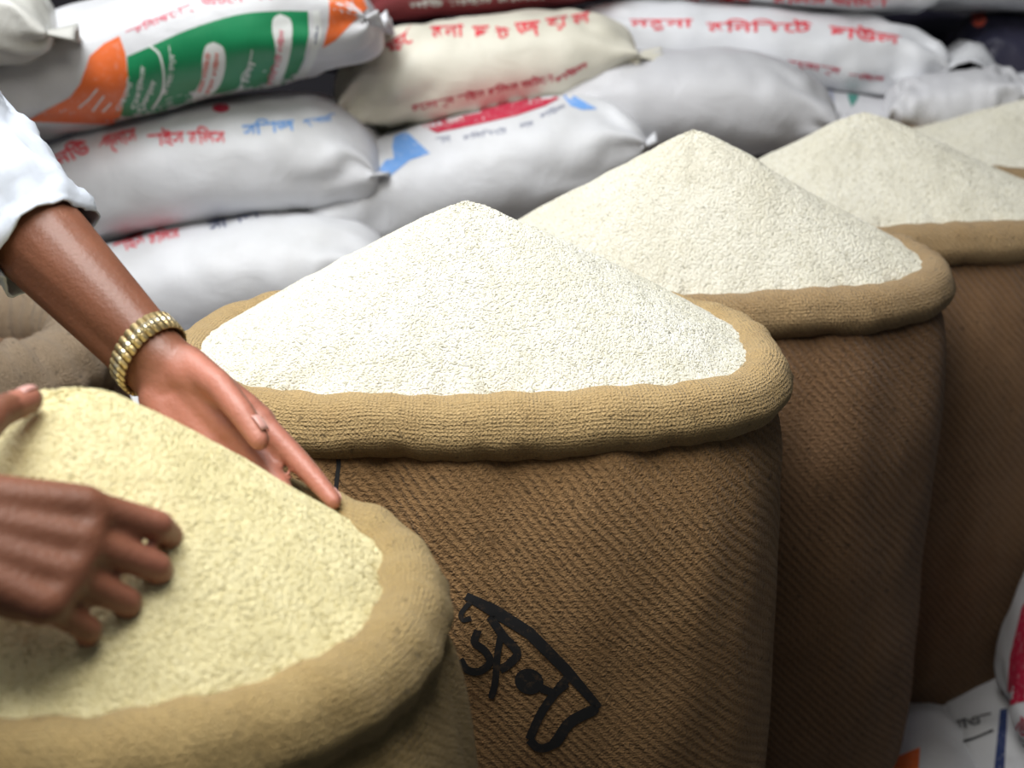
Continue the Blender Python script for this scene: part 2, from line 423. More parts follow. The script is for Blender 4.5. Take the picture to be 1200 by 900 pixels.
def text_poly(s, p0, p1, h, bow=0.0, bold=.022, slant=0.0, shift=0.0):
    """lettering as outlines in photo pixels running from p0 to p1, h pixels tall above the base line"""
    cu = bpy.data.curves.new('lettering', 'FONT'); cu.body = s; cu.size = 1; cu.offset = bold; cu.resolution_u = 2
    o = bpy.data.objects.new('lettering', cu); COL.objects.link(o)
    bpy.context.view_layer.update()
    dg = bpy.context.evaluated_depsgraph_get(); me = o.evaluated_get(dg).to_mesh()
    vs = [(v.co.x, v.co.y) for v in me.vertices]; fs = [tuple(p.vertices) for p in me.polygons]
    o.evaluated_get(dg).to_mesh_clear(); bpy.data.objects.remove(o); bpy.data.curves.remove(cu)
    if not vs: return ([], [])
    xs = [v[0] for v in vs]; ys = [v[1] for v in vs]
    x0, x1, y0, y1 = min(xs), max(xs), min(ys), max(ys)
    p0 = Vector(p0); p1 = Vector(p1); d = p1-p0; up = Vector((d.y, -d.x)).normalized()
    out = []
    for x, y in vs:
        u = (x-x0)/(x1-x0); q = (y-y0)/(y1-y0)
        p = p0 + d*(u+slant*q) + up*(h*q + bow*4*u*(1-u)); out.append((p.x, p.y))
    return (out, fs)
def stroke(pts, wd):
    """a brush stroke along pts as quads"""
    V = []; Fc = []
    n = len(pts)
    for i, p in enumerate(pts):
        a = Vector(pts[max(0, i-1)]); b = Vector(pts[min(n-1, i+1)]); t = (b-a).normalized(); nn = Vector((-t.y, t.x))
        ww = wd[i] if isinstance(wd, (list, tuple)) else wd
        P = Vector(p); V += [tuple(P+nn*ww/2), tuple(P-nn*ww/2)]
    for i in range(n-1): Fc.append((2*i, 2*i+1, 2*i+3, 2*i+2))
    return (V, Fc)
def blob(cx, cy, rx, ry, ang=0, n=20):
    ca, sa = math.cos(R(ang)), math.sin(R(ang))
    return [(cx+rx*math.cos(t)*ca-ry*math.sin(t)*sa, cy+rx*math.cos(t)*sa+ry*math.sin(t)*ca) for t in [2*math.pi*k/n for k in range(n)]]
def smooth_line(pts, k=6):
    out = []
    P = [Vector(p) for p in pts]; P = [P[0]*2-P[1]]+P+[P[-1]*2-P[-2]]
    for i in range(1, len(P)-2):
        for j in range(k):
            t = j/k; a, b, c, d = P[i-1:i+3]
            out.append(tuple(.5*((2*b)+(c-a)*t+(2*a-5*b+4*c-d)*t*t+(3*b-a-3*c+d)*t**3)))
    out.append(tuple(P[-2])); return out

# black stencilled word on the middle sack
SM = smooth_line
lay('stencilled_letters', B, B_body, [
    stroke([(546, 698), (580, 716), (620, 741), (664, 785), (702, 829)], [9, 15, 14, 13, 9]),
    stroke(SM([(553, 703), (541, 718), (543, 726), (552, 724)]), 6),
    stroke(SM([(560, 738), (556, 752), (568, 762), (574, 775), (562, 786), (547, 784), (539, 772)]), 9),
    stroke(SM([(574, 722), (589, 744), (606, 764), (596, 778), (586, 784)]), 10),
    stroke(SM([(588, 738), (583, 765), (580, 800), (575, 818)]), [8]*18+[5]),
    blob(620, 798, 17, 15, 20),
    stroke([(634, 806), (650, 812), (664, 800)], 10),
    stroke(SM([(668, 790), (650, 812), (634, 835), (620, 866)]), 10),
    stroke(SM([(620, 866), (632, 876), (650, 870), (668, 846), (700, 829)]), [10]*12+[13]*12+[8]),
], BLACK, .0009, 6)
# stitched vertical mark under the rim at the left
lay('stitch_mark', B, B_body, [stroke([(396, 528), (397, 545), (395, 560), (393, 580)], 5)], BLACK, .0008, 6)

# ------------------------------------------------------------------ white woven sacks of the pile
def white_sack(px, py, Y, L, W, T, roll=0, yaw=0, mat=PW, seed=0, label='', group='white rice sacks piled behind', bend=0.0,
               flaps=(.03, .03), droop=(.02, .02), pitch=-6, pos=None, name='rice_sack', pe=(5, 5), fold=(0, 0), hump=(0, 0), crump=(1, 1)):
    c = pos if pos is not None else at_y(px, py, Y)
    root = empty(name, (0, 0, 0)); tag(root, label, 'sack', group)
    root.location = c; root.rotation_euler = (R(pitch), R(-roll), R(yaw))
    ns, nc = 84, 60; V = []; U = []
    def pt(s, ph):
        e = pe[1] if s > 0 else pe[0]
        h = T/2*max(0, 1-abs(s)**e)**.52 + .004
        wd = W/2*(1-.07*abs(s)**5)
        co, si = math.cos(ph), math.sin(ph); n = 2.35
        y = wd*math.copysign(abs(co)**(2/n), co); z = h*math.copysign(abs(si)**(2/n), si)
        x = s*L/2*(1-.035*(y/wd)**2*abs(s))
        k = abs(s)**2.6
        wr = .010*k*crump[s > 0]*math.sin(ph*7+4*nz(s*4+seed, math.cos(ph)*1.5, math.sin(ph)*1.5)) + .010*abs(s)*(crump[s > 0]-1)*nz(s*7+seed, ph*2.2, 4) + .006*nz(x*9+seed, y*9, z*9) + .0028*nz(x*26+seed, y*20, z*20) + .0022*k*math.sin(y*120+seed)
        y += co*wr; z += si*wr
        z += bend*(s*s-.35) - (droop[1] if s > 0 else droop[0])*abs(s)**5
        return x, y, z
    for i in range(ns):
        s = -1+2*i/(ns-1); s = math.copysign(abs(s)**.8, s)
        for j in range(nc):
            ph = 2*math.pi*j/nc; V.append(pt(s, ph)); U.append((s*L/2, j/nc*(2*W)))
    faces = [(b, a, d, c2) for a, b, c2, d in [(f[0], f[1], f[2], f[3]) for f in grid_faces(ns, nc)]]
    faces = [(f[1], f[0], f[3], f[2]) for f in grid_faces(ns, nc)]
    faces.append(tuple(range(nc))); faces.append(tuple(reversed(range((ns-1)*nc, ns*nc))))
    body = mesh_obj('sack_body', V, [tuple(f) for f in faces], mat, root, U)
    # sewn ends: a flat strip of doubled cloth past the stitching, waving and drooping
    for side, fl in ((-1, flaps[0]), (1, flaps[1])):
        if fl <= 0: continue
        m = 30; k = 8; V = []; U = []
        dr = droop[1] if side > 0 else droop[0]; fo = fold[1] if side > 0 else fold[0]
        for layer in (0, 1):
            for i in range(k):
                q = i/(k-1)
                for j in range(m):
                    t = j/(m-1)*2-1; wd = W/2*.93
                    x = side*(L/2*(1-.03*t*t) - .012 + fl*q*(1-.25*fo*abs(t)))
                    y = wd*t*(1-.10*q-.25*fo*q)
                    z = bend*.65-dr-fo*fl*.75*q*q + hump[side > 0]*math.sin(math.pi*min(1, q*1.3))*(1-.5*t*t) + .012*q*math.sin(t*7+seed*2+side) + .006*q*math.sin(t*19+seed) + (.0022 if layer else -.0022)
                    V.append((x, y, z)); U.append((x, y))
        F0 = []
        for i in range(k-1):
            for j in range(m-1):
                a = i*m+j; F0.append((a, a+1, a+m+1, a+m)); b = k*m+a; F0.append((b+m, b+m+1, b+1, b))
        for j in range(m-1): a = (k-1)*m+j; F0.append((a, a+1, k*m+a+1, k*m+a)); a = j; F0.append((k*m+a, k*m+a+1, a+1, a))
        for i in range(k-1):
            a = i*m; F0.append((a, a+m, k*m+a+m, k*m+a)); a = i*m+m-1; F0.append((k*m+a, k*m+a+m, a+m, a))
        mesh_obj('sewn_end', V, F0, mat, root, U)
    bpy.context.view_layer.update()
    return root, body

# row at the left, top to bottom
g1, g1b = white_sack(210, 52, 2.62, .68, .36, .195, 13, 4, PW, 1.2, 'white sack with green and orange printed panel, top left of the pile', pitch=-14, droop=(.03, .05))
g2, g2b = white_sack(243, 193, 2.66, .63, .36, .20, 8, 2, PW, 4.4, 'white sack with red and blue lettering, directly under the green printed sack', pitch=-8, bend=-.02, droop=(.02, .03))
g3, g3b = white_sack(262, 325, 2.55, .62, .36, .185, 9, 0, PW, 7.9, 'white sack with small red and navy lettering, right behind the forearm', pitch=-8, bend=-.02)
g13, g13b = white_sack(150, 470, 2.42, .62, .34, .15, -8, -3, PS, 9.3, 'white sack with grey stripes, a sliver showing under the forearm', pitch=-5)
# crumpled end at the very top left
g0, g0b = white_sack(-98, 18, 2.42, .42, .30, .14, -4, 12, PT, 12.1, 'crumpled translucent sack end in the top left corner', pitch=-10, flaps=(.03, .05))
# middle
g5, g5b = white_sack(548, 205, 2.72, .65, .38, .21, 13, 3, PW, 15.7, 'white sack with red bar and blue corner prints, under the cream sack', pitch=-10, flaps=(.11, .03), droop=(.03, .01), pe=(4, 5), fold=(.6, 0), crump=(2.4, 1))
g4, g4b = white_sack(566, 80, 2.86, .56, .34, .180, 6.5, 5, PC, 18.2, 'cream sack with two lines of red lettering, top middle', pitch=-12, flaps=(.13, .06), droop=(.04, .01), bend=-.006, pe=(4, 3.4), fold=(.9, .2), crump=(2.4, 1.2))
g6, g6b = white_sack(806, 124, 2.84, .53, .36, .19, 2, -3, PG, 21.6, 'plain grey white sack without lettering, behind the cream rice cone', pitch=-10, bend=-.02, droop=(.0, .02), pe=(4, 3))
g10, g10b = white_sack(660, 305, 2.76, .62, .36, .165, 7, 2, PW, 24.5, 'white sack mostly hidden between the two largest rice cones')
# right
g7, g7b = white_sack(884, 58, 3.12, .74, .36, .16, -5, -5, PW, 27.4, 'long white sack with red lettering and a folded right end', pitch=-10, flaps=(.03, .19), bend=-.01, droop=(.0, .0), fold=(0, .45), hump=(0, .075), crump=(1, 2))
g9, g9b = white_sack(1010, 158, 3.02, .42, .36, .15, -8, -4, PG, 30.7, 'greyish sack under the long lettered one, with a crumpled right end', pitch=-10, flaps=(.02, .22), fold=(0, .2), droop=(0, .0), hump=(0, .05))
g11, g11b = white_sack(1270, 128, 2.98, .46, .34, .15, 5, 3, PW, 33.1, 'white sack at the right edge above the farthest rice cone', flaps=(.06, .03))
g12, g12b = white_sack(850, 245, 3.00, .60, .36, .17, 0, 0, PG, 36.6, 'grey white sack showing only a sliver between the two cream cones')
g16, g16b = white_sack(1130, 265, 3.02, .60, .36, .17, -3, 0, PG, 39.6, 'greyish sack in deep shade behind the second cone from the right')
g24, g24b = white_sack(1112, 128, 2.93, .26, .30, .13, 8, -8, PG, 66.1, 'crumpled grey sack end below the folded end of the long lettered sack', pitch=-16, flaps=(.05, .05), droop=(.02, .0), crump=(1.8, 1.8), hump=(.02, .03))
# top row, mostly above the frame
g8, g8b = white_sack(900, -38, 3.16, .66, .34, .15, -3, -3, PW, 41.6, 'white sack with red lettering cut by the top edge, right of the middle', pitch=-8)
g17, g17b = white_sack(560, -22, 3.14, .56, .34, .12, 5, 3, PR, 44.6, 'maroon sack along the top edge above the cream sack', pitch=-8)
g18, g18b = white_sack(1210, -26, 3.2, .50, .34, .13, -2, 0, PG, 47.6, 'pale sack in the top right corner', pitch=-8)
g19, g19b = white_sack(700, 52, 3.34, .62, .34, .15, -3, 0, PN, 50.6, 'dark navy sack, mostly painted shadow, in the gap behind the cream sack', pitch=-6)  # near-black body standing in for the shadow of this gap
g21, g21b = white_sack(1000, 48, 3.5, .66, .3, .15, -3, 0, PN, 55.6, 'dark navy sack between the two lettered sacks at the right', pitch=-6)
g22, g22b = white_sack(1215, 62, 3.22, .36, .3, .14, -6, 0, PN, 57.6, 'dark sack in the shadow below the top right corner', pitch=-6)
g23, g23b = white_sack(420, 40, 3.2, .40, .3, .15, -6, 0, PN, 59.6, 'dark navy sack, mostly painted shadow, in the gap right of the green printed sack', pitch=-6)  # its dark colour mostly paints the shade between the sacks here

# sacks on the floor under and in front of the row, lower right
f1, f1b = white_sack(0, 0, 0, .62, .46, .08, 0, 2, PW, 61.0, 'white sack with an orange print lying under the brown jute sack', group='sacks lying on the floor', pitch=0,
                     pos=Vector((.42, 1.92, .042)), droop=(0, 0))
f2, f2b = white_sack(0, 0, 0, .60, .46, .10, 0, 0, PW, 63.0, 'white sack with black writing and a navy stripe on the floor, lower right', group='sacks lying on the floor', pitch=0,
                     pos=Vector((1.0, 2.10, .052)), droop=(0, 0))
f3, f3b = white_sack(0, 0, 0, .50, .30, .13, 76, -6, PW, 65.0, 'white and red printed sack leaning at the right edge, bottom', group='sacks lying on the floor', pitch=0,
                     pos=Vector((.855, 1.98, .36)), droop=(0, 0))
# hidden lower courses that carry the pile
ORD = {.09: 'lowest course', .26: 'second course', .43: 'third course'}; WHERE = ['at the left end', 'left of the middle', 'right of the middle', 'at the right end']
for k, (x, z) in enumerate([(-.75, .09), (-.05, .09), (.65, .09), (1.35, .09), (-.60, .26), (.10, .26), (.80, .26), (-.72, .43), (-.02, .43), (.68, .43)]):
    white_sack(0, 0, 0, .66, .36, .165, 0, random.uniform(-3, 3), PG, 70+k*2.3, f'plain white sack of the {ORD[z]} of the pile, {WHERE[(k if k < 4 else k-4 if k < 7 else k-7)]}', group='lower courses of the pile', pitch=0,
               pos=Vector((x, 2.86+.02*(k % 2), z)))

# ---- prints
TL = 'printed_lettering'
# green / orange sack
lay('orange_panel', g1, g1b, [[(140, 42), (147, 62), (150, 90), (148, 112), (138, 146), (30, 142), (52, 130), (82, 114), (94, 98), (102, 76), (105, 66), (122, 51)]], ORANGE)
lay('orange_panel', g1, g1b, [[(384, -12), (386, 8), (385, 30), (378, 56), (392, 48), (410, 30), (434, 6), (440, -14)]], ORANGE)
lay('green_panel', g1, g1b, [SM([(149, 66), (175, 55), (220, 35), (275, 18), (320, 13), (361, 13)], 4) + [(362, 40), (356, 70), (346, 90)] + SM([(335, 112), (290, 134), (230, 146), (180, 150), (130, 152), (142, 122), (150, 92)], 4)], GREEN)
lay('label_oval', g1, g1b, [blob(0, 0, 1, 1)and[(x, y) for x, y in SM([(250, 49), (262, 56), (264, 76), (258, 98), (244, 113), (227, 119), (225, 113), (236, 92), (237, 70), (241, 54), (250, 49)], 4)[:-1]]], WHITEINK, .0011)
lay('label_oval', g1, g1b, [[(x, y) for x, y in SM([(328, 16), (341, 24), (342, 48), (337, 74), (328, 96), (314, 107), (306, 106), (318, 88), (323, 60), (319, 36), (320, 22), (328, 16)], 4)[:-1]]], WHITEINK, .0011)
lay('white_band', g1, g1b, [stroke(SM([(370, 12), (372, 40), (364, 70), (352, 88), (330, 104)]), [9]*20+[6]*5)], WHITEINK, .0008)
words(g1, g1b, [text_poly('জান মিনিকেট', (236, 108), (247, 62), 7, bow=-2), text_poly('চাল চাউল', (245, 110), (257, 62), 7, bow=-3)], DOTINK, .0016, 5)
words(g1, g1b, [text_poly('মিনিকেট চাউল', (318, 100), (334, 36), 9, bow=-4)], PINK, .0016, 5)
words(g1, g1b, [stroke(SM([(175, 53), (187, 64), (192, 90), (189, 110), (178, 128)]), 2.6),
                  text_poly('Oকেজি', (140, 130), (157, 92), 8, bow=-2), text_poly('Oমিলস', (158, 128), (171, 78), 8, bow=-3), text_poly('Oভাল', (165, 132), (184, 96), 7, bow=-2),
                  text_poly('মনোয়ার', (196, 112), (204, 54), 9, bow=-5), text_poly('মিলার', (284, 110), (302, 60), 11, bow=-3)], WHITEINK, .0011, 5)
words(g1, g1b, [stroke([(92, 126), (104, 116), (114, 104)], 2), stroke([(108, 130), (122, 112)], 2), stroke([(120, 131), (130, 120)], 2)], WHITEINK, .0011, 5)
words(g1, g1b, [text_poly('বমিনাকোর্', (151, 46), (228, 13), 13)], PINK, .0008, 5)
words(g1, g1b, [text_poly('অটো রাইস মিল', (236, 8), (372, -6), 12)], PINK, .0008, 5)
words(g1, g1b, [text_poly('চাউল', (371, 52), (374, 30), 4)], NAVY, .0014, 5)
# red and blue sack under it
words(g2, g2b, [text_poly('নিউ', (70, 196), (108, 178), 22, slant=-.05), text_poly('গ্লাস', (118, 184), (164, 172), 24), text_poly('রাইস', (174, 174), (217, 170), 22), text_poly('মিলস', (222, 170), (266, 170), 22, slant=-.1)], RED, .0008, 5)
words(g2, g2b, [text_poly('সিরাজ', (285, 160), (346, 153), 18), text_poly('প্রগতি', (356, 150), (394, 144), 12)], LBLUE, .0008, 5)
lay('red_mark', g2, g2b, [blob(259, 127, 10, 5, 0)], DRED, .0008, 5)
# small lettering sack
words(g3, g3b, [text_poly('রাইস', (138, 300), (172, 286), 20), text_poly('মিলস', (176, 288), (212, 280), 17)], RED, .0008, 5)
words(g3, g3b, [text_poly('সিরাজ', (246, 272), (305, 254), 16), text_poly('প্রগতি', (312, 252), (365, 246), 10)], NAVY, .0008, 5)
# cream sack
words(g4, g4b, [text_poly('ফে', (458, 66), (496, 42), 21), text_poly('মনা', (505, 46), (544, 44), 16), text_poly('চ', (554, 46), (574, 45), 15), text_poly('ট', (582, 46), (598, 44), 15),
                  text_poly('জ', (605, 45), (634, 42), 18), text_poly('য়', (641, 38), (667, 34), 16), text_poly('ল', (672, 32), (693, 28), 14)], RED, .0009, 5)
words(g4, g4b, [text_poly('মেসার্স রাইস মিলস অটো', (484, 134), (650, 98), 14), text_poly('চাউল', (652, 98), (690, 78), 9)], DRED, .0009, 5)
lay('red_mark', g4, g4b, [blob(405, 68, 14, 5, 15)], DRED, .0009, 5)
# blue corner sack
lay('blue_corner_print', g5, g5b, [[(476, 154), (504, 180), (480, 188), (458, 206), (444, 199), (452, 188), (462, 186), (460, 172), (462, 160)]], BLUE, .0008)
lay('blue_corner_print', g5, g5b, [[(652, 102), (668, 110), (700, 128), (682, 129), (668, 124)]], BLUE, .0008)
lay('red_bar', g5, g5b, [[(494, 148), (520, 140), (590, 128), (652, 108), (660, 113), (640, 124), (605, 136), (560, 146), (512, 156)], ], DRED, .0008)
lay('red_bar', g5, g5b, [[(560, 125), (600, 116), (650, 102), (655, 108), (600, 126), (565, 134)]], DRED, .0009)
words(g5, g5b, [text_poly('পলাশ', (524, 148), (544, 142), 8)], WHITEINK, .0014, 5)
words(g5, g5b, [text_poly('রাজ', (512, 170), (529, 167), 9), text_poly('মিনিকেট', (543, 165), (595, 156), 8), text_poly('ভাল', (610, 152), (626, 148), 7), text_poly('চাউল', (634, 140), (664, 127), 8)], FADED, .0008, 5)
# long sack
words(g7, g7b, [text_poly('নমুনা', (738, 36), (812, 36), 14), text_poly('মিনিকেট', (828, 38), (952, 39), 16), text_poly('চাউল', (970, 42), (1054, 54), 17)], RED, .0009, 5)
words(g7, g7b, [text_poly('মেসার্স', (922, 80), (984, 90), 13), text_poly('রাইস', (994, 92), (1036, 96), 8)], DRED, .0009, 5)
words(g8, g8b, [text_poly('মেসার্স রাইস', (740, 8), (880, 6), 12), text_poly('মিলস অটো', (905, 4), (1040, 8), 12)], RED, .0009, 5)
words(g17, g17b, [text_poly('নিউ রাইস মিলস', (480, 10), (640, 0), 10)], WHITEINK, .0009, 5)
lay('green_mark', g9, g9b, [[(992, 104), (1008, 106), (1004, 118), (998, 126), (994, 116)]], ink('teal_ink', (.04, .22, .18)), .0009, 5)
lay('grey_mark', g9, g9b, [stroke([(973, 104), (975, 118), (974, 128)], 5)], FADED, .0009, 5)
lay('red_mark', g22, g22b, [blob(1147, 22, 9, 10, 0)], DOTINK, .0009, 5)
# floor sacks
lay('orange_panel', f1, f1b, [[(1030, 906), (1040, 892), (1078, 876), (1076, 906)]], ORANGE, .0009, 6)
for ff, fb in ((f2, f2b),):
    words(ff, fb, [text_poly('সাওর', (1114, 858), (1164, 846), 12), stroke([(1112, 874), (1140, 866), (1164, 856)], 3)], GBLACK, .0009, 5)
    lay('navy_stripe', ff, fb, [[(1172, 832), (1181, 830), (1177, 904), (1165, 904)]], NAVY, .0009, 6)
lay('red_panel', f3, f3b, [[(1212, 690), (1198, 712), (1184, 770), (1180, 828), (1212, 818)]], DRED, .0009, 6)
words(f3, f3b, [text_poly('চাউল', (1184, 900), (1190, 848), 18, bold=.03), text_poly('মিল', (1204, 880), (1208, 840), 16)], DRED, .0009, 6)

# ------------------------------------------------------------------ small jute sack at the left, behind the arm
G_, G_body, G_rim, G_c = jute_sack((-.80, 1.98), .200, .150, R(10), 0, .72, .055, (JUTE_C, jute_mat('jute_rim_dusty', (.33, .25, .17), .006, .1)), 77.7,
    'dusty brown jute sack at the left edge, behind the forearm', 2.2, 2.4, group='jute sacks behind the person')

# ------------------------------------------------------------------ person
SHIRT = plain('white_cotton', (.52, .565, .64), .85, 0, 60, .04, .0006)
TROUS = plain('dark_trousers', (.03, .035, .05), .9, 0, 40, .2, .001)
HAIR = plain('black_hair', (.012, .010, .009), .6, 0, 120, .4, .003)
def skin_mat():
    m, nt, p = new_mat('brown_skin')
    at = N(nt, 'ShaderNodeAttribute'); at.attribute_name = 'palm'
    tc = N(nt, 'ShaderNodeTexCoord'); n = noise_tex(nt, tc.outputs['Object'], 22, 4); n2 = noise_tex(nt, tc.outputs['Object'], 240, 3)
    base = mix(nt, n.outputs['Fac'], (.140, .052, .028), (.225, .088, .048))
    pal = mix(nt, n.outputs['Fac'], (.36, .13, .088), (.48, .20, .14))
    c = mix(nt, at.outputs['Fac'], base, pal)
    nt.links.new(c, p.inputs['Base Color']); p.inputs['Roughness'].default_value = .48
    p.inputs['Subsurface Weight'].default_value = .12; p.inputs['Subsurface Scale'].default_value = .01
    p.inputs['Subsurface Radius'].default_value = (1, .35, .2)
    nt.links.new(bump(nt, n2.outputs['Fac'], .0006), p.inputs['Normal'])
    return m
SKIN = skin_mat(); NAIL = plain('fingernail', (.55, .30, .26), .3, 0, 20, .1)
caps = []
def cap(p0, p1, r0, r1): caps.append((Vector(p0), Vector(p1), r0, r1))
palm_zones = []; nails = []
def hand(wrist, e1, e2, n, spec, thumb, scale=1.0, mcp=.088, spread=.0205, name='l'):
    """spec: for index..little: (flex at the three joints in degrees, sideways angle); n is the palm's facing"""
    e1 = e1.normalized(); e2 = (e2-e1*e2.dot(e1)).normalized(); n = (n-e1*n.dot(e1)-e2*n.dot(e2)).normalized()
    W = Vector(wrist); s = scale
    offs = [1.5*spread, .5*spread, -.5*spread, -1.45*spread]; mc = [mcp*.98, mcp, mcp*.95, mcp*.87]
    lens = [(.043, .026, .021), (.047, .030, .022), (.043, .028, .021), (.034, .021, .019)]
    rad = [(.0098, .0088, .0078), (.0100, .0090, .0079), (.0095, .0085, .0075), (.0084, .0075, .0067)]
    for k in range(4):
        M = W + (e1*mc[k] + e2*offs[k])*s
        cap(W+e1*.004*s+e2*offs[k]*.5*s, M, .0150*s, .0118*s)
        cap(W+e1*.03*s+e2*offs[k]*.75*s+n*.006*s, M-n*-.003*s-e1*.012*s, .0125*s, .0115*s)
        if k: cap(Mp+e1*.004*s, M+e1*.004*s, .0100*s, .0100*s)
        Mp = M
        flex, side = spec[k]; ang = 0; p = M
        d2 = (e1*math.cos(R(side))+e2*math.sin(R(side)))
        for q in range(3):
            ang += R(flex[q]); d = d2*math.cos(ang)+n*math.sin(ang)
            nx_ = p+d*lens[k][q]*s
            cap(p, nx_, rad[k][q]*s, (rad[k][q+1] if q < 2 else rad[k][q]*.80)*s)
            if q == 2:
                back = -(n*math.cos(ang)-d2*math.sin(ang)); nails.append((p+d*lens[k][q]*s*.72+back*rad[k][q]*s*.80, d, back, rad[k][q]*s))
            p = nx_
    # ball of the thumb, heel of the hand
    cap(W+e1*.018*s+e2*.014*s+n*.008*s, W+e1*.055*s+e2*.026*s+n*.008*s, .0165*s, .0125*s)
    cap(W+e1*.015*s-e2*.016*s+n*.007*s, W+e1*.055*s-e2*.024*s+n*.006*s, .0150*s, .0120*s)
    p = W+e1*.014*s+e2*.020*s+n*.006*s
    tl = (.044, .032, .026); trd = (.0140, .0110, .0100)
    for q in range(3):
        d = Vector((0, 0, 0)); a, b, c = thumb[q]; d = (e1*a+e2*b+n*c).normalized()
        nx_ = p+d*tl[q]*s; cap(p, nx_, trd[q]*s, (trd[q+1] if q < 2 else .0082)*s)
        if q == 2: nails.append((p+d*tl[q]*s*.7+e2*.0082*s, d, e2, .0095*s))
        p = nx_
    palm_zones.append((W.copy(), e1, n))

# left arm: shoulder, elbow, wrist from the photograph's pixels and depths
sh_l = Vector((-.76, 1.42, 1.36)); el_l = at_y(-52, 178, 1.40); wr_l = at_y(192, 434, 1.215); tip_l = at_y(395, 612, 1.10)
sh_r = Vector((-.78, 1.04, 1.35)); el_r = Vector((-.70, .80, 1.13))
hipc = Vector((-1.0, 1.23, .92))
cap(sh_l, el_l, .056, .046)
mid = el_l.lerp(wr_l, .30); fdir = (wr_l-el_l).normalized(); sidev = fdir.cross(Vector((0, 1, .3))).normalized()
cap(el_l, mid, .047, .048); cap(mid+sidev*.006, wr_l+sidev*.010, .044, .0235); cap(mid-sidev*.006, wr_l-sidev*.010, .043, .0235)
cap(wr_l, wr_l+fdir*.012, .026, .024)
e1 = (at_y(362, 622, 1.11)-wr_l); e2 = Vector((.62, .10, .66)); npl = Vector((-.25, -.9, -.35))
hand(wr_l, e1, e2, npl, [((2, 6, 5), 2), ((12, 14, 8), 0), ((22, 22, 14), -2), ((30, 28, 16), -5)],
     [(.90, .26, .34), (.98, .02, .20), (.99, -.12, .10)], 1.12, .090, .0195)
# right hand brushing the near slope
rb = bvh_of(RA)
def on_rice(px, py, lift):
    d = ray(px, py).normalized(); h = rb.ray_cast(CAM, d)
    p = h[0] if h[0] is not None else at_z(px, py, .93)
    return p + Vector((0, -.35, 1)).normalized()*lift
kn_r = on_rice(45, 712, .062); wr_r = kn_r + (at_y(-95, 612, .93)-at_y(45, 640, .93))*.80 + Vector((0, -.015, .012))
e1r = (kn_r-wr_r); e2r = Vector((.15, .75, .62)); nr_ = Vector((.05, .18, -.95))
hand(wr_r, e1r, e2r, nr_, [((12, 46, 34), 3), ((18, 50, 34), 0), ((26, 52, 34), -3), ((32, 52, 34), -6)],
     [(.15, .72, .35), (.30, .72, .38), (.55, .60, .40)], 1.20, .090, .0198)
cap(sh_r, el_r, .055, .045); md = el_r.lerp(wr_r, .3); fr = (wr_r-el_r).normalized(); sv = fr.cross(Vector((0, 0, 1))).normalized()
cap(el_r, md, .046, .047); cap(md+sv*.006, wr_r+sv*.010, .043, .0235); cap(md-sv*.006, wr_r-sv*.010, .043, .0235)
# trunk, neck, head, legs
chest = Vector((-.86, 1.23, 1.26)); neck = Vector((-.76, 1.23, 1.42)); head = Vector((-.68, 1.22, 1.545))
cap(hipc+Vector((0, -.07, 0)), chest+Vector((0, -.07, 0)), .11, .115); cap(hipc+Vector((0, .07, 0)), chest+Vector((0, .07, 0)), .11, .115)
cap(chest+Vector((.02, 0, .06)), sh_l, .095, .062); cap(chest+Vector((.02, 0, .06)), sh_r, .095, .062)
cap(chest+Vector((.03, 0, .07)), neck+Vector((.03, 0, .03)), .07, .055)
fd = Vector((.80, -.05, -.60)).normalized(); hu = Vector((.60, 0, .80)); lat = fd.cross(hu).normalized(); hu = lat.cross(fd).normalized()
cap(head-fd*.025+hu*.02, head+fd*.01+hu*.025, .082, .078); cap(head-fd*.01-hu*.02, head+fd*.028-hu*.060, .066, .042)
cap(head+fd*.075+hu*.005, head+fd*.092-hu*.028, .009, .014)
for sgn in (-1, 1):
    cap(head+fd*.075-hu*.006+lat*.030*sgn+hu*.022, head+fd*.074+hu*.020+lat*.012*sgn, .012, .010)
    cap(head-fd*.005-hu*.018+lat*.076*sgn, head-fd*.012+hu*.018+lat*.080*sgn, .008, .011)
cap(head+fd*.070-hu*.058-lat*.018, head+fd*.070-hu*.058+lat*.018, .009, .009)
for sgn in (-1, 1):
    hp = hipc+Vector((0, .09*sgn, -.03)); kn = Vector((-.95, 1.23+.11*sgn, .50)); an = Vector((-1.02, 1.23+.12*sgn, .09))
    cap(hp, kn, .085, .056); cap(kn, an, .055, .036); cap(an+Vector((0, 0, -.045)), an+Vector((.13, .01*sgn, -.060)), .038, .026)
    cap(an, an+Vector((0, 0, -.03)), .036, .038)

def cap_mesh(bm, p0, p1, r0, r1, seg=16):
    d = p1-p0; L = d.length
    if L < 1e-6: d = Vector((0, 0, 1)); L = 1e-6
    d = d/L if L else d; a = d.orthogonal().normalized(); b = d.cross(a)
    sn = max(-1, min(1, (r0-r1)/max(L, 1e-5))); off = math.asin(sn)
    rings = []
    for k in range(1, 6): ph = -math.pi/2+(math.pi/2+off)*k/5; rings.append((p0+d*r0*math.sin(ph), r0*math.cos(ph)))
    for k in range(0, 5): ph = off+(math.pi/2-off)*k/5; rings.append((p1+d*r1*math.sin(ph), r1*math.cos(ph)))
    s = bm.verts.new(p0-d*r0); e = bm.verts.new(p1+d*r1); prev = None; first = None
    for c, r in rings:
        cur = [bm.verts.new(c+(a*math.cos(2*math.pi*j/seg)+b*math.sin(2*math.pi*j/seg))*r) for j in range(seg)]
        if prev:
            for j in range(seg): bm.faces.new((prev[j], prev[(j+1) % seg], cur[(j+1) % seg], cur[j]))
        else: first = cur
        prev = cur
    for j in range(seg):
        bm.faces.new((first[(j+1) % seg], first[j], s)); bm.faces.new((prev[j], prev[(j+1) % seg], e))
